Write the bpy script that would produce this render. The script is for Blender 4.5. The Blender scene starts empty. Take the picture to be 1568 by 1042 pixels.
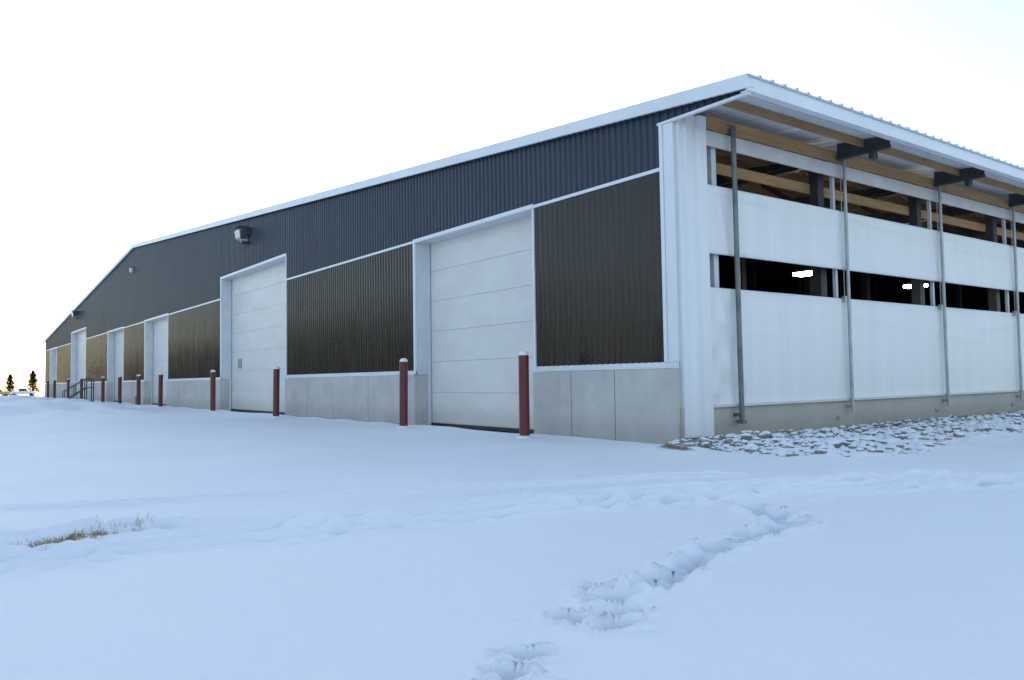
import bpy, bmesh, math, random
import numpy as np
from mathutils import Vector, Matrix
random.seed(7); rng=np.random.default_rng(11)
scn=bpy.context.scene
SUN_AZ=150.0; SUN_EL=16.0
# ------------------------------------------------------------ materials
def new_mat(name):
    m=bpy.data.materials.new(name); m.use_nodes=True
    nt=m.node_tree; b=nt.nodes['Principled BSDF']
    return m,nt,b
def N(nt,t,**k):
    n=nt.nodes.new(t)
    for a,v in k.items(): setattr(n,a,v)
    return n
def coords(nt,scale=(1,1,1)):
    tc=N(nt,'ShaderNodeTexCoord'); mp=N(nt,'ShaderNodeMapping'); mp.inputs['Scale'].default_value=scale
    nt.links.new(tc.outputs['Object'],mp.inputs[0]); return mp.outputs[0]
def noise(nt,vec,scale,detail=4,rough=.6):
    n=N(nt,'ShaderNodeTexNoise'); n.inputs['Scale'].default_value=scale; n.inputs['Detail'].default_value=detail
    n.inputs['Roughness'].default_value=rough; nt.links.new(vec,n.inputs['Vector']); return n.outputs['Fac']
def ramp(nt,fac,stops):
    r=N(nt,'ShaderNodeValToRGB'); e=r.color_ramp.elements
    while len(e)<len(stops): e.new(.5)
    for i,(p,c) in enumerate(stops):
        e[i].position=p; e[i].color=(c[0],c[1],c[2],1) if not isinstance(c,(int,float)) else (c,c,c,1)
    nt.links.new(fac,r.inputs[0]); return r.outputs[0]
def mix(nt,fac,a,b,mode='MIX'):
    m=N(nt,'ShaderNodeMix',data_type='RGBA',blend_type=mode)
    for s,v in ((0,fac),(6,a),(7,b)):
        if hasattr(v,'links'): nt.links.new(v,m.inputs[s])
        elif isinstance(v,(int,float)): m.inputs[s].default_value=v
        else: m.inputs[s].default_value=(v[0],v[1],v[2],1)
    return m.outputs[2]
def bump(nt,b,h,strength=.3,dist=.01):
    bp=N(nt,'ShaderNodeBump'); bp.inputs['Strength'].default_value=strength; bp.inputs['Distance'].default_value=dist
    nt.links.new(h,bp.inputs['Height']); nt.links.new(bp.outputs[0],b.inputs['Normal'])
def simple(name,c1,c2,rough=.5,scale=(1,1,1),ns=3,metal=0,bs=.0,bd=.005,lo=.3,hi=.7,spec=None,r2=None):
    m,nt,b=new_mat(name); v=coords(nt,scale); n=noise(nt,v,ns)
    nt.links.new(ramp(nt,n,[(lo,c1),(hi,c2)]),b.inputs['Base Color'])
    b.inputs['Roughness'].default_value=rough; b.inputs['Metallic'].default_value=metal
    if spec is not None: b.inputs['Specular IOR Level'].default_value=spec
    if r2 is not None:
        nt.links.new(ramp(nt,n,[(lo,rough),(hi,r2)]),b.inputs['Roughness'])
    if bs: bump(nt,b,noise(nt,v,ns*6),bs,bd)
    return m
def concrete(name,base,dark):
    m,nt,b=new_mat(name); v=coords(nt)
    n1=noise(nt,v,1.3,6,.65); n2=noise(nt,v,26,5,.7); v3=coords(nt,(5,5,.5)); n3=noise(nt,v3,1.6,4)
    c=ramp(nt,n1,[(.3,dark),(.68,base)])
    c=mix(nt,ramp(nt,n3,[(.45,0),(.75,.40)]),c,tuple(x*.76 for x in base))
    c=mix(nt,ramp(nt,n2,[(.62,0),(.72,.6)]),c,tuple(x*.6 for x in dark))
    tc=N(nt,'ShaderNodeTexCoord'); sx=N(nt,'ShaderNodeSeparateXYZ'); nt.links.new(tc.outputs['Object'],sx.inputs[0])
    ad=N(nt,'ShaderNodeMath',operation='MULTIPLY_ADD'); nt.links.new(n1,ad.inputs[0]); ad.inputs[1].default_value=-.5; nt.links.new(sx.outputs[2],ad.inputs[2])
    c=mix(nt,ramp(nt,ad.outputs[0],[(-.0,.3),(.25,0)]),c,tuple(x*.6 for x in dark))
    nt.links.new(c,b.inputs['Base Color']); b.inputs['Roughness'].default_value=.85
    bump(nt,b,n2,.25,.01); return m
M_conc=concrete('concrete',(.60,.575,.535),(.46,.44,.405))
M_conc2=concrete('concrete_curb',(.56,.52,.45),(.44,.40,.345))
M_white=simple('white_trim',(.70,.73,.76),(.78,.80,.82),.35,ns=1.2)
M_whiteg=simple('white_jamb',(.58,.60,.63),(.68,.70,.72),.4,ns=2)
M_pvc=simple('white_pvc_column',(.74,.74,.74),(.80,.80,.80),.4,scale=(3,3,.3),ns=1.2)
def siding(name,c1,c2,rough,r2,vs=(6,6,.25),bst=.12,spec=.5):
    m,nt,b=new_mat(name); v=coords(nt,vs); n=noise(nt,v,1.5,5,.7); v2=coords(nt); n2=noise(nt,v2,.5,3)
    c=ramp(nt,n,[(.3,c1),(.7,c2)]); c=mix(nt,ramp(nt,n2,[(.3,0),(.7,.4)]),c,tuple(x*1.35 for x in c2))
    nt.links.new(c,b.inputs['Base Color']); nt.links.new(ramp(nt,n,[(.3,rough),(.75,r2)]),b.inputs['Roughness'])
    b.inputs['Specular IOR Level'].default_value=spec
    n3=noise(nt,coords(nt,(3,3,.8)),2.2,2); bump(nt,b,n3,bst,.02)
    return m
M_up=siding('charcoal_metal_siding',(.014,.023,.042),(.021,.034,.058),.28,.42,spec=.42)
M_low=siding('dark_brown_ribbed_panel',(.014,.010,.009),(.034,.025,.020),.10,.26,(7,7,.35),.22,spec=.36)
def door_mat():
    m,nt,b=new_mat('door_panel_paint'); v=coords(nt,(.6,.6,1.2)); n=noise(nt,v,1.5,5)
    c=ramp(nt,n,[(.3,(.66,.635,.60)),(.7,(.75,.73,.695))])
    tc=N(nt,'ShaderNodeTexCoord'); sx=N(nt,'ShaderNodeSeparateXYZ'); nt.links.new(tc.outputs['Object'],sx.inputs[0])
    v2=coords(nt,(1,1,1.6)); n2=noise(nt,v2,5,6,.7)
    ad=N(nt,'ShaderNodeMath',operation='MULTIPLY_ADD'); nt.links.new(n2,ad.inputs[0]); ad.inputs[1].default_value=-.5; nt.links.new(sx.outputs[2],ad.inputs[2])
    c=mix(nt,ramp(nt,ad.outputs[0],[(.0,.4),(.3,0)]),c,(.42,.37,.29))
    nt.links.new(c,b.inputs['Base Color']); b.inputs['Roughness'].default_value=.42
    bump(nt,b,noise(nt,coords(nt),3,2),.06,.02); return m
M_door=door_mat()
def curtain_mat():
    m,nt,b=new_mat('white_vinyl_curtain'); v=coords(nt,(1,1.6,.12)); n=noise(nt,v,1.6,5,.6)
    c=ramp(nt,n,[(.3,(.76,.75,.725)),(.7,(.82,.815,.80))])
    nt.links.new(c,b.inputs['Base Color']); b.inputs['Roughness'].default_value=.42
    bump(nt,b,noise(nt,coords(nt,(1,1.5,.5)),2.2,2),.12,.02)
    return m
M_cur=curtain_mat()
M_band=simple('white_header_band',(.58,.57,.55),(.70,.70,.69),.5,ns=2)
def wood_mat():
    m,nt,b=new_mat('lumber'); v=coords(nt,(14,.7,14)); n=noise(nt,v,2,6,.7); n2=noise(nt,coords(nt),.7,2)
    c=ramp(nt,n,[(.3,(.30,.165,.065)),(.55,(.44,.27,.12)),(.75,(.50,.33,.17))])
    c=mix(nt,ramp(nt,n2,[(.35,0),(.7,.4)]),c,(.25,.14,.07))
    vo=N(nt,'ShaderNodeTexVoronoi'); vo.inputs['Scale'].default_value=3.2; nt.links.new(coords(nt,(1,1,1.3)),vo.inputs['Vector'])
    c=mix(nt,ramp(nt,vo.outputs['Distance'],[(.05,.9),(.09,0)]),c,(.10,.05,.02))
    nt.links.new(c,b.inputs['Base Color']); b.inputs['Roughness'].default_value=.7; return m
M_wood=wood_mat()
M_steel=simple('dark_steel',(.035,.038,.045),(.06,.062,.07),.45,ns=4)
M_galv=simple('galvanized_pipe',(.30,.32,.32),(.44,.46,.46),.4,scale=(1,1,.5),ns=6,metal=.3)
M_galvd=simple('dark_galvanized_pipe',(.10,.12,.12),(.19,.205,.205),.4,scale=(1,1,.5),ns=6,metal=.3)
M_roof=simple('roof_metal',(.72,.75,.79),(.80,.83,.86),.4,ns=1)
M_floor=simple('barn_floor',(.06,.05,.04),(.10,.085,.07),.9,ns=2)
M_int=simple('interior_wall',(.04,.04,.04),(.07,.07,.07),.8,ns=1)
M_red=simple('bollard_red_plastic',(.10,.012,.012),(.16,.020,.018),.42,scale=(1,1,.5),ns=5,bs=.1)
M_black=simple('black_rubber',(.012,.012,.012),(.02,.02,.02),.6)
M_glass=simple('fixture_lens',(.45,.46,.48),(.6,.6,.62),.15,ns=8)
M_snowcap=simple('snow_cap',(.80,.80,.82),(.92,.93,.94),.6,ns=20,bs=.4,bd=.004)
M_needle=simple('pine_needles',(.005,.010,.007),(.014,.022,.014),.9,ns=1.5,spec=.1)
M_bark=simple('bark',(.02,.016,.013),(.04,.03,.025),.9,ns=4)
M_twig=simple('bare_twigs',(.010,.007,.005),(.024,.017,.012),.95,ns=.3,spec=.1)
M_grass=simple('dry_grass_blades',(.24,.19,.08),(.50,.42,.22),.7,ns=9)
M_truckw=simple('truck_white_paint',(.7,.7,.7),(.76,.76,.76),.3)
M_orange=simple('tan_paint',(.42,.30,.14),(.5,.36,.18),.4)
M_dglass=simple('dark_glass',(.01,.012,.015),(.02,.022,.025),.08)
ml,nt,b=new_mat('led_emitter'); b.inputs['Emission Color'].default_value=(1,.95,.84,1); b.inputs['Emission Strength'].default_value=55
v=coords(nt); nt.links.new(ramp(nt,noise(nt,v,3),[(.3,.8),(.7,.9)]),b.inputs['Base Color']); M_led=ml
def snow_ground():
    m,nt,b=new_mat('snow_ground'); v=coords(nt)
    n=noise(nt,v,.35,5,.6); n2=noise(nt,v,7,6,.65); n3=noise(nt,v,60,3,.7)
    c=ramp(nt,n,[(.3,(.83,.865,.915)),(.7,(.90,.92,.95))])
    pk=N(nt,'ShaderNodeAttribute'); pk.attribute_name='packed_shade'
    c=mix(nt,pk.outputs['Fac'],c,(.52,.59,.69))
    at=N(nt,'ShaderNodeAttribute'); at.attribute_name='soil'
    nm=noise(nt,v,28,5,.75)
    mm=N(nt,'ShaderNodeMath',operation='MULTIPLY_ADD'); nt.links.new(nm,mm.inputs[0]); mm.inputs[1].default_value=1.2; 
    sb=N(nt,'ShaderNodeMath',operation='SUBTRACT'); nt.links.new(at.outputs['Fac'],sb.inputs[0]); sb.inputs[1].default_value=1.12
    nt.links.new(sb.outputs[0],mm.inputs[2])
    f=ramp(nt,mm.outputs[0],[(.0,0),(.14,1)])
    soil=ramp(nt,nm,[(.3,(.12,.09,.055)),(.6,(.26,.21,.13)),(.75,(.38,.32,.21))])
    nt.links.new(mix(nt,f,c,soil),b.inputs['Base Color'])
    b.inputs['Roughness'].default_value=.62; b.inputs['Specular IOR Level'].default_value=.3
    ad=N(nt,'ShaderNodeMath',operation='MULTIPLY_ADD'); nt.links.new(n3,ad.inputs[0]); ad.inputs[1].default_value=.22; nt.links.new(n2,ad.inputs[2])
    bump(nt,b,ad.outputs[0],.6,.03); return m
M_snow=snow_ground()
def stone_mat():
    m,nt,b=new_mat('snowy_cobbles'); v=coords(nt)
    c=ramp(nt,noise(nt,v,4,4),[(.3,(.12,.11,.105)),(.5,(.22,.20,.18)),(.7,(.34,.31,.28))])
    ge=N(nt,'ShaderNodeNewGeometry'); sx=N(nt,'ShaderNodeSeparateXYZ'); nt.links.new(ge.outputs['Normal'],sx.inputs[0])
    at=N(nt,'ShaderNodeAttribute'); at.attribute_name='cover'
    a=N(nt,'ShaderNodeMath',operation='ADD'); nt.links.new(sx.outputs[2],a.inputs[0]); nt.links.new(at.outputs['Fac'],a.inputs[1])
    a2=N(nt,'ShaderNodeMath',operation='MULTIPLY_ADD'); nt.links.new(noise(nt,v,25,3),a2.inputs[0]); a2.inputs[1].default_value=.5; nt.links.new(a.outputs[0],a2.inputs[2])
    f=ramp(nt,a2.outputs[0],[(.76,0),(.96,1)])
    nt.links.new(mix(nt,f,c,(.80,.83,.87)),b.inputs['Base Color']); b.inputs['Roughness'].default_value=.75
    bump(nt,b,noise(nt,v,40),.3,.01); return m
M_stone=stone_mat()
# ------------------------------------------------------------ mesh helpers
def link(o,parent=None):
    bpy.context.collection.objects.link(o)
    if parent: o.parent=parent
    return o
def empty(name,loc=(0,0,0)):
    e=bpy.data.objects.new(name,None); e.location=loc; e.empty_display_size=.5; return link(e)
class MB:
    def __init__(s): s.v=[];s.f=[];s.m=[]
    def add(s,vs,fs,mi=0):
        o=len(s.v); s.v+= [tuple(p) for p in vs]; s.f+=[tuple(i+o for i in f) for f in fs]; s.m+=[mi]*len(fs)
    def box(s,x0,x1,y0,y1,z0,z1,mi=0):
        s._b([(x,y,z) for x in (x0,x1) for y in (y0,y1) for z in (z0,z1)],mi)
    def _b(s,vs,mi=0):
        s.add(vs,[(0,1,3,2),(4,6,7,5),(0,4,5,1),(2,3,7,6),(0,2,6,4),(1,5,7,3)],mi)
    def slab(s,x0,x1,y0,y1,b0,b1,t0,t1,mi=0):
        s._b([(x0,y0,b0),(x0,y0,t0),(x0,y1,b0),(x0,y1,t0),(x1,y0,b1),(x1,y0,t1),(x1,y1,b1),(x1,y1,t1)],mi)
    def tube(s,a,bb,r0,r1=None,n=12,mi=0,caps=True):
        a=Vector(a);bb=Vector(bb);r1=r0 if r1 is None else r1
        d=(bb-a).normalized(); u=d.orthogonal().normalized(); w=d.cross(u)
        vs=[];
        for p,r in ((a,r0),(bb,r1)):
            for i in range(n):
                t=2*math.pi*i/n; vs.append(p+u*math.cos(t)*r+w*math.sin(t)*r)
        fs=[(i,(i+1)%n,n+(i+1)%n,n+i) for i in range(n)]
        if caps: fs+=[tuple(range(n-1,-1,-1)),tuple(range(n,2*n))]
        s.add(vs,fs,mi)
    def obj(s,name,mats,parent=None,bevel=0,smooth=False,loc=None):
        me=bpy.data.meshes.new(name); me.from_pydata(s.v,[],s.f)
        for m in (mats if isinstance(mats,(list,tuple)) else [mats]): me.materials.append(m)
        me.polygons.foreach_set('material_index',s.m)
        if smooth: me.polygons.foreach_set('use_smooth',[True]*len(s.f))
        me.update()
        bm=bmesh.new(); bm.from_mesh(me); bmesh.ops.recalc_face_normals(bm,faces=bm.faces); bm.to_mesh(me); bm.free()
        o=bpy.data.objects.new(name,me); link(o,parent)
        if loc: o.location=loc
        if bevel:
            md=o.modifiers.new('bevel','BEVEL'); md.width=bevel; md.segments=2; md.limit_method='ANGLE'
        return o
# ------------------------------------------------------------ noise for terrain
def vn(x,y,s,seed=0):
    x=x/s; y=y/s; xi=np.floor(x).astype(np.int64); yi=np.floor(y).astype(np.int64); fx=x-xi; fy=y-yi
    fx=fx*fx*(3-2*fx); fy=fy*fy*(3-2*fy)
    def h(a,b):
        n=(a*374761393+b*668265263+seed*982451653)&0x7fffffff
        n=((n^(n>>13))*1274126177)&0x7fffffff
        n=n^(n>>16); return (n&0xffff)/65535.
    return (h(xi,yi)*(1-fx)+h(xi+1,yi)*fx)*(1-fy)+(h(xi,yi+1)*(1-fx)+h(xi+1,yi+1)*fx)*fy
def sst(a,b,x):
    t=np.clip((x-a)/(b-a),0,1); return t*t*(3-2*t)
def pdist(X,Y,pts):
    best=np.full(X.shape,1e9)
    for (ax,ay),(bx,by) in zip(pts[:-1],pts[1:]):
        dx,dy=bx-ax,by-ay; t=np.clip(((X-ax)*dx+(Y-ay)*dy)/(dx*dx+dy*dy),0,1)
        best=np.minimum(best,np.hypot(X-ax-t*dx,Y-ay-t*dy))
    return best
def sdist(X,Y,pts):
    best=np.full(X.shape,1e9); sg=np.ones(X.shape)
    for (ax,ay),(bx,by) in zip(pts[:-1],pts[1:]):
        dx,dy=bx-ax,by-ay; t=np.clip(((X-ax)*dx+(Y-ay)*dy)/(dx*dx+dy*dy),0,1)
        d=np.hypot(X-ax-t*dx,Y-ay-t*dy); c=np.sign(dx*(Y-ay)-dy*(X-ax)); k=d<best
        best=np.where(k,d,best); sg=np.where(k,c,sg)
    return best*sg
TR1=[(2.2,-11.5),(2.50,-9.6),(2.70,-8.5),(2.79,-7.98),(3.0,-7.25),(3.2,-6.4),(3.50,-5.5),(3.85,-4.4),(4.26,-3.04),(4.7,-1.9),(5.28,-.94),(6.3,.6),(8,2.4)]
TR2=[(1.4,-10.8),(1.9,-8.6),(2.3,-7.1),(2.7,-5.9),(3.1,-4.7),(3.5,-3.5),(3.9,-2.3),(4.5,-.9)]
TR3=[(-.6,-12),(-.05,-9.2),(.5,-7.6),(1.3,-6.0),(2.2,-4.2),(3.0,-2.6)]
TRK=((TR1,(-.20,.16),.075,.075),(TR2,(-.12,.12),.055,.060),(TR3,(-.12,.14),.045,.060))
PATH=[(4.6,-4.35),(4.78,-4.5),(5.19,-4.68),(5.27,-5.1),(5.33,-5.6),(5.45,-6.0),(5.61,-6.37),(5.74,-6.73)]
PR=[(4.60,-4.35,0),(4.70,-4.52,.4),(4.95,-4.45,1.2),(5.22,-4.62,.2),(5.17,-4.85,1.2),(5.28,-5.08,1),(5.20,-5.28,1.3),(5.36,-5.45,1.2),(5.32,-5.72,1),(5.44,-5.95,1.3),(5.50,-6.12,1),(5.60,-6.36,1.2),(5.66,-6.55,.8),(5.75,-6.75,1.4),(5.58,-6.95,.5),(5.74,-7.02,1),(5.95,-7.12,.9),(5.84,-7.34,.5),(6.06,-7.28,1.2),(6.05,-7.80,1),(6.2,-7.97,.4),(6.28,-8.12,1.2)]
def pr_d(xx,yy,i):
    px,py,an=PR[i]
    u=(xx-px)*math.cos(an)+(yy-py)*math.sin(an); v=-(xx-px)*math.sin(an)+(yy-py)*math.cos(an)
    d=(u/.100)**2+(v/.058)**2
    return d*(1+.7*(vn(xx,yy,.06,100+i)-.5))
def height(X,Y):
    near=np.exp(-((X-4)**2+(Y+5)**2)/30**2)
    h=.07*(vn(X+Y*.3,Y,5.5,1)-.5)+.05*(vn(X,Y,1.9,2)-.5)*near+.020*(vn(X*.8+Y*.6,Y*.8-X*.6,.55,3)-.5)*near+.007*(vn(X,Y,.16,4)-.5)*near
    h+=.25*(vn(X,Y,30,9)-.5)*sst(30,90,np.hypot(X-5,Y+5))*(1-sst(-14,-9,Y)*sst(-90,-80,X))
    h+=.012*np.sin((X*.9+Y*.35)*5+3*vn(X,Y,1.4,8))*sst(.35,.7,vn(X,Y,2.6,12))*near
    inside=(X<.25)&(X>-82.5)&(Y>-.15)&(Y<48.5)
    w=sst(-1.6,-.1,Y)*(X<.6)
    h=h*(1-.85*w)
    h+=.05*np.exp(-((Y+.15)/.35)**2)*(X<.4)*(X>-82)*vn(X,Y,1.1,21)
    m=sst(-75,-55,X)*(1-sst(-27,-19,X))*sst(-12,-8,Y)*(1-sst(-4.0,-2.0,Y))
    h+=m*(.05+.6*np.maximum(vn(X,Y,2.1,31)-.35,0)+.25*vn(X,Y,.8,32))
    g=sst(-1.0,.2,Y)*sst(-.3,.1,X)*(1-sst(2.6,3.6,X))
    h+=g*(.02+.10*vn(X,Y,.30,41)*sst(.0,1.,X)+.05*vn(X,Y,.12,42))
    h+=.10*np.exp(-((X-.75)/.5)**2-((Y+1.0)/.35)**2)*(.4+.6*vn(X,Y,.2,43))
    k_=(X>-2)&(X<9)&(Y>-12.5)&(Y<4)
    if k_.any():
        x=X[k_];y=Y[k_];q=np.zeros(x.shape)
        wob=.06*(vn(x,y,.6,51)-.5)
        for T,ds,dep,wd_ in TRK:
            S=sdist(x,y,T)+wob
            for k,d in enumerate(ds):
                D=S-d
                am=(.45+.8*vn(x,y,.8,60+k))*(.75+.5*vn(x,y,.14,64+k))
                q-=dep*np.exp(-(D/wd_)**4)*am
                q+=dep*.55*np.exp(-((np.abs(D)-wd_*1.6)/(wd_*.5))**2)*am*(.3+vn(x,y,.11,70+k))
        D=pdist(x,y,TR1); q+=.22*np.exp(-(D/.40)**2)*np.maximum(vn(x,y,.14,81)-.42,0)*sst(.35,.6,vn(x,y,.9,82))
        D=pdist(x,y,TR2); q+=.18*np.exp(-(D/.32)**2)*np.maximum(vn(x,y,.14,83)-.45,0)*sst(.35,.6,vn(x,y,1.1,84))
        D=pdist(x,y,PATH); q-=.050*np.exp(-(D/.085)**2)*(.4+.8*vn(x,y,.2,85)); q+=.045*np.exp(-((D-.16)/.05)**2)*vn(x,y,.12,86)
        for i,(px,py,an) in enumerate(PR):
            kk=(np.abs(x-px)<.4)&(np.abs(y-py)<.4)
            if not kk.any(): continue
            d=pr_d(x[kk],y[kk],i)
            q[kk]+=-.10*np.exp(-d**2)+.045*np.exp(-((np.sqrt(d)-1.45)/.30)**2)*(.2+vn(x[kk],y[kk],.06,140+i))
        h[k_]+=q
    r=np.hypot(X-5,Y+8); fall=-.0118*np.maximum(r-95,0)
    inb=(X<6)&(X>-90)&(Y>-3)&(Y<56)
    h=h+np.where(inb,0,fall)
    h=np.where(inside,-.05,h)
    return h
def H1(x,y): return float(height(np.array([float(x)]),np.array([float(y)]))[0])
def axis(lo,hi,f0,f1,fine,caps):
    def step(x):
        if f0<=x<=f1: return fine
        d=f0-x if x<f0 else x-f1
        s=fine+.045*d
        for a,b_,c in caps:
            if a<=x<=b_: s=min(s,c)
        return s
    out=[f0]; x=f0
    while x<hi: x+=step(x+1e-6); out.append(x)
    x=f0; l=[]
    while x>lo: x-=step(x-1e-6); l.append(x)
    return np.array(l[::-1]+out)
xs=axis(-3200,3000,1.6,6.6,.018,[(-78,-12,.30),(-12,0,.12),(0,1.6,.04)])
ys=axis(-3000,3000,-9.6,-.6,.021,[(-12,-9.6,.08),(-.6,1.5,.04),(1.5,16,.10)])
X,Y=np.meshgrid(xs,ys,indexing='ij'); Z=height(X,Y)
soil=np.zeros_like(X)
soil+=.95*np.exp(-((X-.80)/.40)**2-((Y+1.02)/.16)**2)
soil+=.9*np.exp(-((X-1.05)/.28)**2-((Y+.32)/.12)**2)
D=pdist(X,Y,[(2.36,-9.5),(2.2,-9.05),(2.05,-8.75)]); soil+=.74*np.exp(-(D/.14)**2)*(.8+.4*vn(X,Y,.15,91))
D=pdist(X,Y,[(2.05,-8.65),(1.98,-8.4)]); soil+=.5*np.exp(-(D/.08)**2)
for i,(px,py,an) in enumerate(PR):
    if i>6 or i==1 or i==3: soil+=(.76 if i%3 else .55)*np.exp(-((X-px)**2+(Y-py)**2)/.06**2)
soil+=.6*np.exp(-((Y+.12)/.06)**2)*(X<0)*(X>-82)*vn(X,Y,1.3,77)
soil+=.85*np.exp(-((X-.2)/.22)**2)*(Y>0)
# darker compacted snow; also paints the shade of ruts and prints into colour
packed_shade=np.zeros_like(X)
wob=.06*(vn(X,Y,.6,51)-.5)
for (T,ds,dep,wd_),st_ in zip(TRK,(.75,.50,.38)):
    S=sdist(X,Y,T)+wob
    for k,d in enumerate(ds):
        packed_shade=np.maximum(packed_shade,st_*np.exp(-((S-d)/(wd_*.85))**4)*(.35+.8*vn(X,Y,.8,60+k))*(.6+.6*vn(X,Y,.10,64+k)))
D=pdist(X,Y,PATH); packed_shade=np.maximum(packed_shade,.55*np.exp(-(D/.07)**2)*(.4+.8*vn(X,Y,.15,85)))
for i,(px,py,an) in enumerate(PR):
    kk=(np.abs(X-px)<.3)&(np.abs(Y-py)<.3); packed_shade[kk]=np.maximum(packed_shade[kk],.75*np.exp(-pr_d(X[kk],Y[kk],i)**2))
n0,n1=X.shape
idx=np.arange(n0*n1).reshape(n0,n1)
quads=np.stack([idx[:-1,:-1],idx[1:,:-1],idx[1:,1:],idx[:-1,1:]],-1).reshape(-1,4)
me=bpy.data.meshes.new('snow_ground'); me.vertices.add(n0*n1)
me.vertices.foreach_set('co',np.stack([X,Y,Z],-1).reshape(-1).astype(np.float32))
me.loops.add(quads.size); me.loops.foreach_set('vertex_index',quads.reshape(-1).astype(np.int32))
me.polygons.add(len(quads)); me.polygons.foreach_set('loop_start',np.arange(0,quads.size,4,dtype=np.int32))
me.polygons.foreach_set('use_smooth',np.ones(len(quads),dtype=bool))
me.update(calc_edges=True)
at=me.attributes.new('soil','FLOAT','POINT'); at.data.foreach_set('value',np.clip(soil,0,1).reshape(-1).astype(np.float32))
at=me.attributes.new('packed_shade','FLOAT','POINT'); at.data.foreach_set('value',np.clip(packed_shade,0,1).reshape(-1).astype(np.float32))
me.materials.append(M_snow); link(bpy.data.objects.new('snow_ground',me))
# ------------------------------------------------------------ barn
W=82.06; XC=-W/2; LEN=48.0; OV=1.56
def zr(x): return 9.18-.086*abs(x-XC)
barn=empty('metal_barn')
doors=[(3.73,8.45,4.50),(17.14,24.33,5.34),(33.08,38.12,4.52),(43.90,48.95,4.52),(57.7,64.9,5.34),(73.6,78.3,4.50)]
gaps=[];p=0.28
for a,b_,t in doors: gaps.append((p,a)); p=b_
gaps.append((p,W-.28))
def ribbed(x0,x1,zb,zt,y,pitch,depth,name,mat):
    pts=[]; x=x0
    k=[(0,0),(.55,0),(.68,1),(.87,1)]
    while x<x1:
        for fr,d in k:
            xx=x+fr*pitch
            if xx<x1: pts.append((xx,y-d*depth))
        x+=pitch
    pts.append((x1,y))
    if x0<XC<x1:
        pts.append((XC,y)); pts.sort()
    vs=[]
    for i,(a,b_) in enumerate(pts): vs+=[(a,b_,zb),(a,b_,zt(a) if callable(zt) else zt)]
    mb=MB(); mb.add(vs,[(2*i,2*i+2,2*i+3,2*i+1) for i in range(len(pts)-1)]); 
    return mb.obj(name,mat,barn)
for a,b_ in gaps: ribbed(-b_,-a,1.34,4.50,0,.152,.024,'lower_siding',M_low)
for x0,x1,zb in ((-17.14,-.24,4.56),(-24.33,-17.14,5.42),(-57.7,-24.33,4.56),(-64.9,-57.7,5.42),(-W,-64.9,4.56)):
    ribbed(x0,x1,zb,lambda x:zr(x)-.12,0,.152,.030,'upper_siding',M_up)
ribbed(-.24,1.50,5.30,lambda x:zr(x)-.10,0.0,.152,.030,'overhang_siding',M_up)
sc_=MB()
for a,b_ in gaps[:2]:
    x=-b_+.04
    while x<-a:
        for z in (1.45,2.45,3.45,4.40): sc_.box(x-.005,x+.005,-.010,-.001,z-.005,z+.005)
        x+=.304
sc_.obj('siding_screws',M_galvd,barn)
mb=MB(); core=MB()
joints=[1.43,2.59,10.98,13.28,15.2,27,30,40.9,52,55,68,71]
for i,(a,b_) in enumerate(gaps):
    a2=0 if i==0 else a; b2=W if i==len(gaps)-1 else b_
    js=[a2]+[j for j in joints if a2+.3<j<b2-.3]+[b2]
    for s0,s1 in zip(js[:-1],js[1:]):
        e0=0 if s0==js[0] else .009; e1=0 if s1==js[-1] else .009
        mb.box(-s1+e1,-s0-e0,-.07,.0,-.3,1.235)
    core.box(-b2,-a2,.0,.40,-.3,1.232)
mb.obj('concrete_stem_wall',M_conc,barn,bevel=.006); core.obj('concrete_wall_core',M_conc,barn)
tr=MB()
for i,(a,b_) in enumerate(gaps):
    a2=0 if i==0 else a; b2=W if i==len(gaps)-1 else b_
    tr.box(-b2,-a2,-.045,.02,1.238,1.262)
    tr.box(-b2,-a2,-.012,.02,1.262,1.345)
    tr.box(-b_,-a,-.04,.02,4.50,4.56)
for a,b_,t in doors:
    tr.box(-b_-.05,-a+.05,-.05,.02,t,t+.085)
    tr.box(-b_-.07,-b_,-.045,.02,1.24,t)
    tr.box(-a,-a+.05,-.035,.02,1.24,t)
tr.box(-.28,-.21,-.05,.0,1.345,5.254); tr.box(-.205,-.0,-.03,.0,1.345,5.254)
tr.box(-W,-W+.28,-.04,0,1.345,5.3)
tr.box(-.31,1.5,-.055,.012,5.255,5.298)
for x0,x1 in ((-W-OV,XC),(XC,OV)):
    tr.slab(x0,x1,-.14,-.10,zr(x0)-.20,zr(x1)-.20,zr(x0)+.012,zr(x1)+.012)
    tr.slab(x0,x1,-.10,.03,zr(x0)-.17,zr(x1)-.17,zr(x0)-.15,zr(x1)-.15)
tr.box(1.50,1.545,-.10,LEN,5.29,5.50); tr.box(1.40,1.50,-.09,LEN,5.29,5.31)
tr.obj('white_trim',M_white,barn,bevel=.004)
jb=MB();dr=MB();sl=MB()
D0=.39
for a,b_,t in doors:
    jb.box(-b_,-b_+.012,.021,D0,1.24,t-.001); jb.box(-a-.012,-a,.021,D0,1.24,t-.001)
    jb.box(-b_,-a,.021,D0,t-.0005,t+.012)
    jb.box(-b_+.012,-b_+.07,D0-.10,D0-.02,.0,t-.002)
    z=.05; n=max(6,round(t/.765)); hgt=(t+.05-z)/n
    for i in range(n): dr.box(-b_-.1,-a+.1,D0,D0+.05,z+i*hgt+.005,z+(i+1)*hgt-.005)
    sl.box(-b_-.1,-a+.1,D0+.008,D0+.04,.0,t+.05)
jb.obj('door_jambs',M_whiteg,barn,bevel=.003); dr.obj('sectional_doors',M_door,barn,bevel=.004); 
M_seam=simple('door_seams',(.40,.40,.38),(.5,.5,.48),.6); sl.obj('door_seals',M_seam,barn)
bs=MB()
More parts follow.
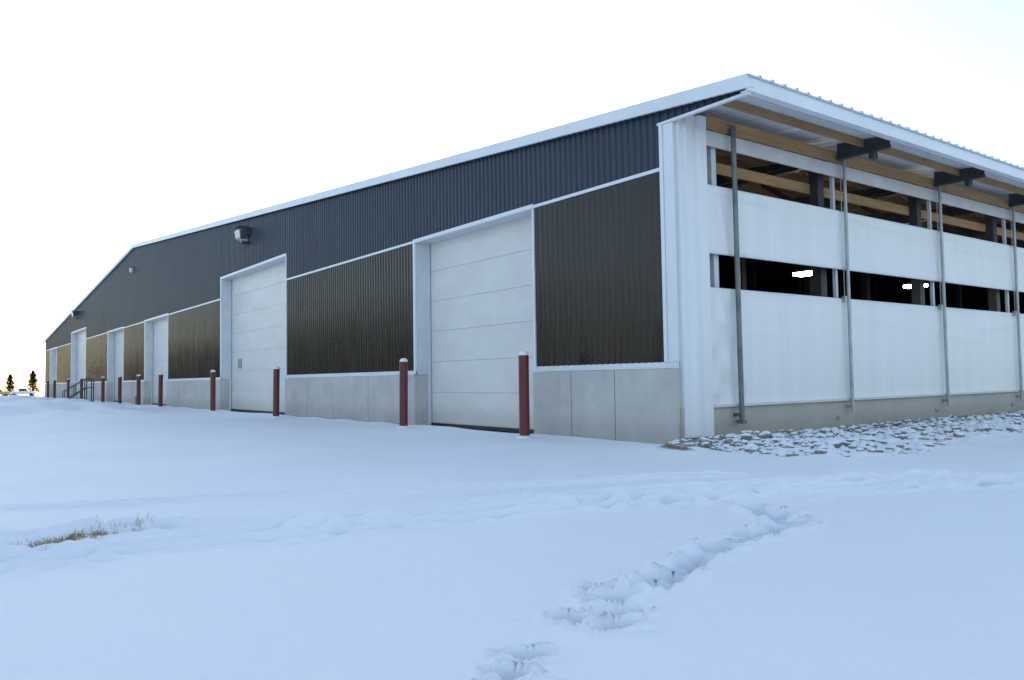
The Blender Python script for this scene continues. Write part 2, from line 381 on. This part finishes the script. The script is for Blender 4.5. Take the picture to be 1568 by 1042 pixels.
for a,b_,t in doors: bs.box(-b_+.05,-a+.1,D0-.035,D0-.003,-.02,.05)
bs.obj('door_bottom_rubber',M_black,barn)
hb=MB(); hb.box(-23.4,-23.0,D0-.03,D0-.001,1.68,2.05); hb.obj('door_hatch',simple('hatch_grey',(.26,.27,.28),(.32,.33,.34),.4),barn,bevel=.01)
ln=MB()
for i,(a,b_) in enumerate(gaps): ln.box(-b_,-a,.30,.32,1.24,5.5)
for x0,x1,zb in ((-17.1,-.1,4.6),(-24.33,-17.1,5.46),(XC,-24.33,4.6),(-57.7,XC,4.6),(-64.9,-57.7,5.46),(-W+.1,-64.9,4.6)):
    ln.slab(x0,x1,.28,.299,zb,zb,zr(x0)-.1,zr(x1)-.1)
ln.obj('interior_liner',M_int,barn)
def roof(x0,x1,name):
    pts=[]; y=-.14
    while y<LEN+.3:
        for fr,d in ((0,0),(.24,0),(.26,.035),(.29,.035)): pts.append((y+fr,d))
        y+=.31
    vs=[]
    for yy,d in pts: vs+=[(x0,yy,zr(x0)+d),(x1,yy,zr(x1)+d)]
    n=len(pts); fs=[(2*i,2*i+1,2*i+3,2*i+2) for i in range(n-1)]
    o=len(vs)
    for yy,d in pts: vs+=[(x0,yy,zr(x0)+d-.015),(x1,yy,zr(x1)+d-.015)]
    fs+=[(o+2*i,o+2*i+2,o+2*i+3,o+2*i+1) for i in range(n-1)]
    fs+=[(2*i+1,o+2*i+1,o+2*i+3,2*i+3) for i in range(n-1)]
    m=MB(); m.add(vs,fs); m.obj(name,M_roof,barn)
roof(XC,1.60,'roof_slope'); roof(XC,-W-1.6,'roof_slope')
cb=MB(); cb.box(-.22,.03,.0,LEN,-.3,.60); cb.obj('concrete_curb',M_conc2,barn,bevel=.008)
cc=MB()
prof=[(.0,.05),(.06,.05),(.06,.16),(.10,.18),(.10,.33),(.065,.35),(.065,.44),(.11,.47),(.13,.50),(.13,.66),(.04,.68),(.0,.68)]
vs=[];
for z in (.12,5.42): vs+=[(x,y,z) for x,y in prof]
n=len(prof); fs=[(i,i+1,n+i+1,n+i) for i in range(n-1)]+[tuple(range(n))]
cc.add(vs,fs); cc.obj('corner_curtain_column',M_pvc,barn,bevel=.006)
cw=MB(); cw.box(-.2,0,0.001,.05,1.23,5.4); cw.box(-.2,-.002,.05,.7,.6,5.45); cw.obj('corner_post_cladding',M_whiteg,barn)
def curtain(name,z0,z1,seed,amp):
    yy=np.concatenate([np.arange(.67,16,.04),np.arange(16,LEN,.2)]); zz=np.linspace(z0,z1,36)
    A,B=np.meshgrid(yy,zz,indexing='ij')
    t=(B-z0)/(z1-z0)
    x=.058+amp*.5*(vn(A,B*.5,1.3,seed)-.5)
    for j,yp in enumerate([1.3]+[4.72+3.92*i for i in range(11)]):
        lean=.25*(t-.5)*(1 if j%2 else -1)
        x+=amp*.55*np.exp(-((A-yp-.20-lean)/.07)**2)-amp*.5*np.exp(-((A-yp-.02)/.06)**2)+amp*.4*np.exp(-((A-yp+.20-lean)/.06)**2)
    # a few long soft horizontal sag folds
    ph=((A-.8)/3.92)%1; sag=4*ph*(1-ph)
    for zc,am in ((.88,.28),(.72,.18),(.12,.2)):
        x+=amp*am*np.exp(-((t-zc+.09*sag)/.035)**2)*sst(.3,.6,vn(A,A*0,1.9,seed+int(zc*100)))
    if seed==200:
        m=np.exp(-((A-.7)/.75)**2)
        x+=m*.022*np.sin((A*1.6+B*2.2)*4.2+2*vn(A,B,.7,5)); x+=m*.016*np.sin((A*3-B*2.1)*3.5)
    x+=.016*np.exp(-((t-1)/.035)**2)+.016*np.exp(-(t/.035)**2)
    x=np.minimum(np.maximum(x,.034),.108)
    a,b_=A.shape; ii=np.arange(a*b_).reshape(a,b_)
    q=np.stack([ii[:-1,:-1],ii[1:,:-1],ii[1:,1:],ii[:-1,1:]],-1).reshape(-1,4)
    zz2=B+.014*(vn(A,A*0,1.5,seed+7)-.5)
    m=bpy.data.meshes.new(name); m.from_pydata(np.stack([x,A,zz2],-1).reshape(-1,3).tolist(),[],q.tolist())
    m.polygons.foreach_set('use_smooth',[True]*len(q)); m.materials.append(M_cur); link(bpy.data.objects.new(name,m),barn)
curtain('lower_curtain',.62,2.56,200,.055); curtain('upper_curtain',3.17,4.29,300,.050)
hm=MB()
hm.box(.031,.112,.69,LEN,.585,.630)
hm.box(.02,.06,.69,LEN,4.98,5.24)
hm.obj('curtain_hem_and_header',M_band,barn,bevel=.005)
rodm=MB()
for z in (2.565,3.165,4.295): rodm.tube((.064,.67,z),(.064,LEN,z),.018,n=8)
rodm.obj('curtain_rods',M_white,barn)
wd=MB()
wd.box(.065,.105,.68,LEN,5.25,5.47)
def purl(x,d=.15,w=.04,y0=.0): wd.slab(x,x+w,y0,LEN,zr(x)-.02-d,zr(x+w)-.02-d,zr(x)-.018,zr(x+w)-.018)
purl(.62,.15,.04,.06); purl(1.22,.14,.04,.06)
for i in range(1,24): purl(-.72*i,.22,.04,.5)
wd.box(-.42,-.38,.7,LEN,4.70,4.9)
wd.obj('lumber_purlins',M_wood,barn,bevel=.003)
st=MB()
bays=[4.62+3.92*i for i in range(11)]
for yb in bays:
    for k in range(14):
        x0=.05-k*3.0; x1=x0-3.0
        st.slab(x1,x0,yb-.07,yb+.07,zr(x1)-.60,zr(x0)-.50 if k else zr(x0)-.36,zr(x1)-.23,zr(x0)-.23)
    st.box(0.106,1.16,yb-.05,yb+.05,5.29,5.36); st.slab(.106,1.16,yb-.012,yb+.012,5.36,5.36,zr(.1)-.02,zr(1.16)-.02)
    st.box(.78,.88,yb-.08,yb+.08,5.16,5.29)
    st.box(-.40,-.20,yb-.22,yb-.02,.05,5.3)
    for k in range(1,5): st.box(-8.2*k-.12,-8.2*k+.12,yb-.12,yb+.12,.05,zr(-8.2*k)-.4)
    st.add([(-.3,yb-.1,4.2),(-.3,yb-.02,4.2),(-.3,yb-.1,4.32),(-.3,yb-.02,4.32),(-1.6,yb-.1,5.1),(-1.6,yb-.02,5.1),(-1.6,yb-.1,5.22),(-1.6,yb-.02,5.22)],[(0,1,3,2),(4,6,7,5),(0,4,5,1),(2,3,7,6),(0,2,6,4),(1,5,7,3)])
for yb in bays: 
    st.tube((-.9,yb-3.7,4.3),(-.9,yb-.2,5.35),.012,n=6); st.tube((-.9,yb-3.7,5.35),(-.9,yb-.2,4.3),.012,n=6)
st.obj('steel_frames',M_steel,barn,bevel=.004)
ip=MB(); ip.box(-.16,-.04,.98,1.10,.6,5.25); 
for yb in bays: ip.box(-.10,-.03,yb+.02,yb+.09,.6,5.2)
ip.obj('inner_white_posts',M_whiteg,barn,bevel=.004)
pp=MB();pd=MB()
pd.tube((.18,1.32,.33),(.18,1.30,5.38),.044,n=14); pd.box(.03,.17,1.27,1.36,5.25,5.31); pd.box(.03,.17,1.28,1.36,.42,.47); pd.box(.10,.24,1.27,1.37,.30,.36)
for i in range(11):
    y=4.76+3.90*i
    pp.tube((.155,y,.36),(.155,y,5.34),.034,n=14); pp.box(.03,.15,y-.03,y+.03,5.24,5.3); pp.box(.03,.15,y-.03,y+.03,.44,.50)
    pp.tube((.13,y-.10,5.2),(.13,y-.10,4.25),.008,n=6); pp.tube((.13,y-.10,3.2),(.13,y-.10,2.5),.008,n=6); pp.box(.09,.16,y-.14,y-.06,2.50,2.62)
pd.obj('corner_curtain_pipe',M_galvd,barn); pp.obj('curtain_guide_pipes',M_galv,barn)
an=MB()
for i in range(11):
    y=4.45+3.92*i
    an.tube((.03,y,.27),(.05,y,.27),.06,n=16); an.tube((.05,y,.27),(.09,y,.27),.018,n=10)
an.obj('anchor_plates',M_galv,barn,bevel=.004)
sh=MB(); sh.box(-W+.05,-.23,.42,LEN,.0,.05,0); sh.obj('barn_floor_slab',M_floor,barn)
sw=MB(); sw.box(-W,-W+.2,0.03,LEN,-.3,5.5); sw.box(-W+.2,-.02,LEN-.2,LEN,-.3,5.6)
for x0,x1 in ((-W,XC),(XC,-.02)): sw.slab(x0,x1,LEN-.19,LEN-.01,5.6,5.6,zr(x0)-.05,zr(x1)-.05)
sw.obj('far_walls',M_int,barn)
fr=MB()
for y in np.arange(2,46,2.4): fr.tube((-3.2,y,.05),(-3.2,y,1.5),.035,n=8)
for z in (.6,1.0,1.45): fr.tube((-3.2,1,z),(-3.2,46,z),.025,n=8)
fr.obj('stall_rails',M_galvd,barn)
hl=MB()
for y in (4.0,10.1,16.2):
    for x in (-4.2,):
        hl.box(x-.32,x+.32,y-.22,y+.22,3.96,4.04,0); hl.box(x-.30,x+.30,y-.20,y+.20,3.88,3.957,1); hl.tube((x,y,4.04),(x,y,zr(x)-.3),.012,n=6)
hl.obj('high_bay_lights',[M_steel,M_led],barn)
def wallpack(x,z,small=False):
    e=MB()
    if small:
        e.box(-.10,.10,-.16,0,-.14,.14,1); e.box(-.12,.12,-.20,0,.14,.18,0)
    else:
        e.box(-.24,.24,-.14,0,-.02,.27,0)
        e.add([(-.26,-.14,.26),(.26,-.14,.26),(.26,-.46,.14),(-.26,-.46,.14),(-.26,-.40,-.14),(.26,-.40,-.14),(.26,-.14,-.26),(-.26,-.14,-.26)],[(0,1,2,3),(3,2,5,4),(4,5,6,7),(0,3,4,7),(1,6,5,2),(0,7,6,1)],1)
        e.box(-.28,.28,-.50,-.12,.262,.29,0); e.box(-.12,.12,-.3,-.0,-.33,-.265,0)
        e.box(.262,.275,-.40,-.14,-.2,.24,0)
    o=e.obj('wall_light',[M_steel,M_glass],barn,bevel=.008); o.location=(x,-.032,z)
wallpack(-20.9,6.62); wallpack(-61.4,6.62); wallpack(-41.3,7.73,small=True)
# ------------------------------------------------------------ bollards
def bollard(x,y,h=1.62):
    e=MB(); n=24; r=.098
    prof=[(r,-.2),(r,.02),(r+.004,.03),(r,.05),(r,h-.10)]+[(r*math.cos(t),h-.10+.085*math.sin(t)) for t in np.linspace(.12,1.45,6)]
    def lathe(prof,mi):
        vs=[];
        for rr,z in prof:
            for i in range(n): vs.append((rr*math.cos(2*math.pi*i/n),rr*math.sin(2*math.pi*i/n),z))
        fs=[(j*n+i,j*n+(i+1)%n,(j+1)*n+(i+1)%n,(j+1)*n+i) for j in range(len(prof)-1) for i in range(n)]
        fs.append(tuple((len(prof)-1)*n+i for i in range(n))); e.add(vs,fs,mi)
    lathe(prof,0)
    q=[(.100,h-.085)]+[(.098*math.cos(t),h-.075+.075*math.sin(t)) for t in np.linspace(.2,1.5,6)]
    lathe([(rr*(1+.03*random.uniform(-1,1)),z) for rr,z in q],1)
    lathe([(.20,-.05),(.16,.015),(.115,.035),(.099,.05)],1)
    o=e.obj('bollard',[M_red,M_snowcap],None,smooth=True); o.location=(x,y,H1(x,y))
    o.rotation_euler=(random.uniform(-.012,.012),random.uniform(-.012,.012),random.uniform(0,6))
for x in (-3.1,-7.72,-16.0,-22.8,-31.2,-35.9,-40.8,-46,-54.3,-60.6,-68.4,-72.8): bollard(x,-.78)
e=MB(); e.box(-.12,.12,-.1,.1,0,.42); e.box(-.14,.14,-.12,.12,.42,.46); o=e.obj('utility_pedestal',M_steel,None,bevel=.01); o.location=(-37.5,-.5,0)
# ------------------------------------------------------------ portable steel steps
e=MB()
for sx in (-.35,.35):
    e.tube((sx,-.75,.05),(sx,.35,1.0),.03,n=8); e.tube((sx,-.75,.75),(sx,.35,1.65),.022,n=8)
    e.tube((sx,.35,.0),(sx,.35,1.65),.03,n=8); e.tube((sx,-.75,0),(sx,-.75,.75),.022,n=8); e.tube((sx,-.2,.5),(sx,-.2,1.2),.02,n=8); e.tube((sx,-.75,.06),(sx,.7,.06),.03,n=8)
    e.tube((sx,.35,1.0),(sx,.7,1.0),.03,n=8); e.tube((sx,.7,0),(sx,.7,1.65),.03,n=8); e.tube((sx,.35,1.65),(sx,.7,1.65),.022,n=8)
for i in range(5):
    t=(i+.5)/5; y=-.75+1.1*t; z=.05+.95*t; e.box(-.34,.34,y-.11,y+.11,z-.015,z+.015)
e.box(-.34,.34,.36,.7,.985,1.02)
o=e.obj('steel_steps',M_steel,None); o.location=(-47.5,-1.9,.05); o.scale=(1.1,1.1,.88)
# ------------------------------------------------------------ gravel with snow
base=bmesh.new(); bmesh.ops.create_icosphere(base,subdivisions=2,radius=1)
bv=np.array([v.co[:] for v in base.verts]); bf=np.array([[v.index for v in f.verts] for f in base.faces]); base.free()
NS=5200
ya=-.7+rng.random(NS)**1.25*19; xm=np.maximum(3.0+.25*np.sin(ya*1.3)+np.minimum(0,ya+.2),.9); xa=.12+rng.random(NS)**1.15*(xm-.12)
k=~((ya<-.1)&(xa<.25)); xa=xa[k]; ya=ya[k]; za=height(xa,ya)
V=[];Fc=[];cov=[];off=0
for x,y,z in zip(xa,ya,za):
    s=.024+.050*rng.random()**1.7
    if rng.random()<.06: s*=1.6
    sc=np.array([s*rng.uniform(.8,1.3),s*rng.uniform(.8,1.3),s*rng.uniform(.65,.95)])
    d=1+.16*np.sin(bv@rng.normal(size=3)*2.4+rng.random()*6)[:,None]+.10*np.sin(bv@rng.normal(size=3)*4+rng.random()*6)[:,None]
    a=rng.random()*6.28; Rz=np.array([[math.cos(a),-math.sin(a),0],[math.sin(a),math.cos(a),0],[0,0,1]])
    far=min(1,max(0,(x-.3)/1.6))
    V.append((bv*d*sc)@Rz.T+np.array([x,y,z+s*rng.uniform(-.25-.35*far,.50-.2*far)])); Fc.append(bf+off); off+=len(bv)
    c=-.22+.55*far+rng.uniform(-.32,.28); cov+= [c]*len(bv)
V=np.concatenate(V);Fc=np.concatenate(Fc)
me=bpy.data.meshes.new('gravel_bed'); me.from_pydata(V.tolist(),[],Fc.tolist()); me.polygons.foreach_set('use_smooth',[True]*len(Fc))
a_=me.attributes.new('cover','FLOAT','POINT'); a_.data.foreach_set('value',cov)
me.materials.append(M_stone); link(bpy.data.objects.new('gravel_bed',me))
# ------------------------------------------------------------ dry grass
def grass(cx,cy,rx,ry,ang,n,hh=.12):
    e=MB()
    U=rng.normal(size=n)*.5*rx; Vv=rng.normal(size=n)*.5*ry
    xs_=cx+U*math.cos(ang)-Vv*math.sin(ang); ys_=cy+U*math.sin(ang)+Vv*math.cos(ang); zs_=height(xs_,ys_)-.005
    for x,y,z in zip(xs_,ys_,zs_):
        a=random.uniform(0,6.28); L=random.uniform(.4,1)*hh; lean=random.uniform(.3,1.4)
        dx,dy=math.cos(a)*L*math.sin(lean),math.sin(a)*L*math.sin(lean); up=L*math.cos(lean)
        w=.0018; px,py=-math.sin(a)*w,math.cos(a)*w
        e.add([(x-px,y-py,z),(x+px,y+py,z),(x+px*.8+dx*.5,y+py*.8+dy*.5,z+up*.75),(x-px*.8+dx*.5,y-py*.8+dy*.5,z+up*.75),(x+dx,y+dy,z+up*.95)],[(0,1,2,3),(3,2,4)])
    e.obj('dry_grass',M_grass)
grass(2.2,-9.05,.62,.12,math.radians(111),900,.075); grass(1.98,-8.42,.14,.06,1.2,45,.09)
grass(.8,-1.05,.33,.13,0,260,.06); grass(1.1,-.35,.25,.12,.3,70,.06)
for (x,y) in ((5.62,-6.95),(5.9,-7.3),(6.04,-7.24),(5.6,-6.38),(6.2,-7.97),(3.0,-7.9),(7.3,-7.0)): grass(x,y,.05,.03,random.random()*3,6,.04)
# ------------------------------------------------------------ conifers, far vehicles, added unseen tree line
def pine(x,y,h,name='pine_tree'):
    z0=H1(x,y); e=MB(); e.tube((0,0,-.3),(0,0,h*.97),h*.022,h*.004,n=8,mi=1)
    for i in range(3600):
        t=random.random()**.85; zz=h*(.05+.95*t); R=(h*.46)*(1-t)**.7*(.75+.25*math.sin(t*31+random.random()))+.05
        a=random.uniform(0,6.28); rr=R*random.random()**.5*(.8+.3*math.sin(a*4+t*17))
        px,py,pz=rr*math.cos(a),rr*math.sin(a),zz-rr*.2
        s=h*.024; d=[Vector((random.gauss(0,s),random.gauss(0,s),random.gauss(0,s*.6))) for _ in range(3)]
        e.add([Vector((px,py,max(pz,.1)))+q for q in d],[(0,1,2)],0)
    for i in range(40):
        t=random.random(); a=random.uniform(0,6.28); R=h*.34*(1-t)**.8; e.tube((0,0,h*(.1+.85*t)),(R*math.cos(a),R*math.sin(a),h*(.1+.85*t)-R*.2),.03,.01,n=5,mi=1)
    o=e.obj(name,[M_needle,M_bark]); o.location=(x,y,z0)
pine(-300,13.4,7.4); pine(-287,18.6,8.2)
def pickup(x,y,rot,mat):
    e=MB()
    def prism(pts,y0,y1,mi):
        n=len(pts); vs=[(a,y0,b_) for a,b_ in pts]+[(a,y1,b_) for a,b_ in pts]
        e.add(vs,[(i,(i+1)%n,n+(i+1)%n,n+i) for i in range(n)]+[tuple(range(n))[::-1],tuple(range(n,2*n))],mi)
    prism([(-2.6,.5),(2.5,.5),(2.55,.95),(2.4,1.15),(1.1,1.25),(.95,1.2),(-2.6,1.2)],-.9,.9,0)
    prism([(-.95,1.2),(1.15,1.24),(.55,1.85),(-.8,1.88)],-.8,.8,0)
    prism([(-.85,1.26),(.98,1.28),(.52,1.78),(-.72,1.8)],-.81,.81,1)
    e.box(-2.62,-2.55,-.8,.8,.6,1.15,0)
    for wx in (-1.7,1.65):
        for wy in (-.93,.70): e.tube((wx,wy,.38),(wx,wy+.23,.38),.38,n=18,mi=2)
    o=e.obj('pickup_truck',[mat,M_dglass,M_black],None,bevel=.03); o.location=(x,y,H1(x,y)+.02); o.rotation_euler=(0,0,rot)
pickup(-205,8.9,1.35,M_truckw); pickup(-212,4.2,1.75,M_orange)
e=MB()
def bare_tree(x,y,h):
    z0=H1(x,y)
    e.tube((x,y,z0-.3),(x,y,z0+h*.6),.16,.08,n=6)
    for k in range(120):
        t=random.random(); aa=random.uniform(0,6.28); rr=h*.30*math.sqrt(random.random())*math.sin(math.pi*min(1,.2+t*.8))
        px,py,pz=x+rr*math.cos(aa),y+rr*math.sin(aa),z0+h*(.02+.95*t); s=.46
        e.add([(px+random.gauss(0,s),py+random.gauss(0,s),pz+random.gauss(0,s)) for _ in range(3)],[(0,1,2)])
for i in range(150):  # trees out of view, added as something dark for glossy siding to reflect
    a=math.radians(-140+i*1.12+random.uniform(-.4,.4)); R=random.uniform(68,88); bare_tree(5+R*math.cos(a),-8+R*math.sin(a),random.uniform(6,10.5))
for i in range(130):  # second unseen row, added to darken reflections in the far panels
    bare_tree(-50-i*2.1+random.uniform(-.8,.8),-44+random.uniform(-3,3)-i*.02,random.uniform(9,14))
e.obj('unseen_tree_line',M_twig)
# ------------------------------------------------------------ light
w=bpy.data.worlds.new('World'); scn.world=w; w.use_nodes=True; nt=w.node_tree; bg=nt.nodes['Background']
sk=nt.nodes.new('ShaderNodeTexSky'); sk.sky_type='NISHITA'; sk.sun_disc=False; sk.sun_elevation=math.radians(SUN_EL); sk.sun_rotation=math.radians(90-SUN_AZ)
sk.air_density=1.0; sk.dust_density=.9; sk.ozone_density=1.3; sk.altitude=300
hz=N(nt,'ShaderNodeMix',data_type='RGBA',blend_type='ADD'); hz.inputs[0].default_value=1.0
nt.links.new(sk.outputs[0],hz.inputs[6]); hz.inputs[7].default_value=(1.1,1.24,1.42,1)
nt.links.new(hz.outputs[2],bg.inputs[0]); bg.inputs[1].default_value=.238
sd=bpy.data.lights.new('sun','SUN'); sd.energy=3.0; sd.angle=math.radians(.5); sd.color=(1,.93,.82)
so=bpy.data.objects.new('sun',sd); link(so)
d=Vector((math.cos(math.radians(SUN_AZ))*math.cos(math.radians(SUN_EL)),math.sin(math.radians(SUN_AZ))*math.cos(math.radians(SUN_EL)),math.sin(math.radians(SUN_EL))))
so.rotation_euler=d.to_track_quat('Z','Y').to_euler(); so.location=(-60,40,40)
# ------------------------------------------------------------ camera
cd=bpy.data.cameras.new('camera'); cd.sensor_width=36; cd.lens=1216.2/1568*36; cd.clip_end=8000; cd.clip_start=.05
a,p,r=2.50299,.04809,-.01542
Fv=Vector((math.cos(p)*math.cos(a),math.cos(p)*math.sin(a),math.sin(p))); R0=Vector((math.sin(a),-math.cos(a),0)); U0=R0.cross(Fv)
Rv=R0*math.cos(r)+U0*math.sin(r); Uv=U0*math.cos(r)-R0*math.sin(r)
co=bpy.data.objects.new('camera',cd); link(co)
M=Matrix((Rv,Uv,-Fv)).transposed().to_4x4(); M.translation=Vector((8.65023,-9.76138,1.1195)); co.matrix_world=M
scn.camera=co
scn.view_settings.view_transform='Standard'; scn.view_settings.look='None'; scn.view_settings.exposure=0
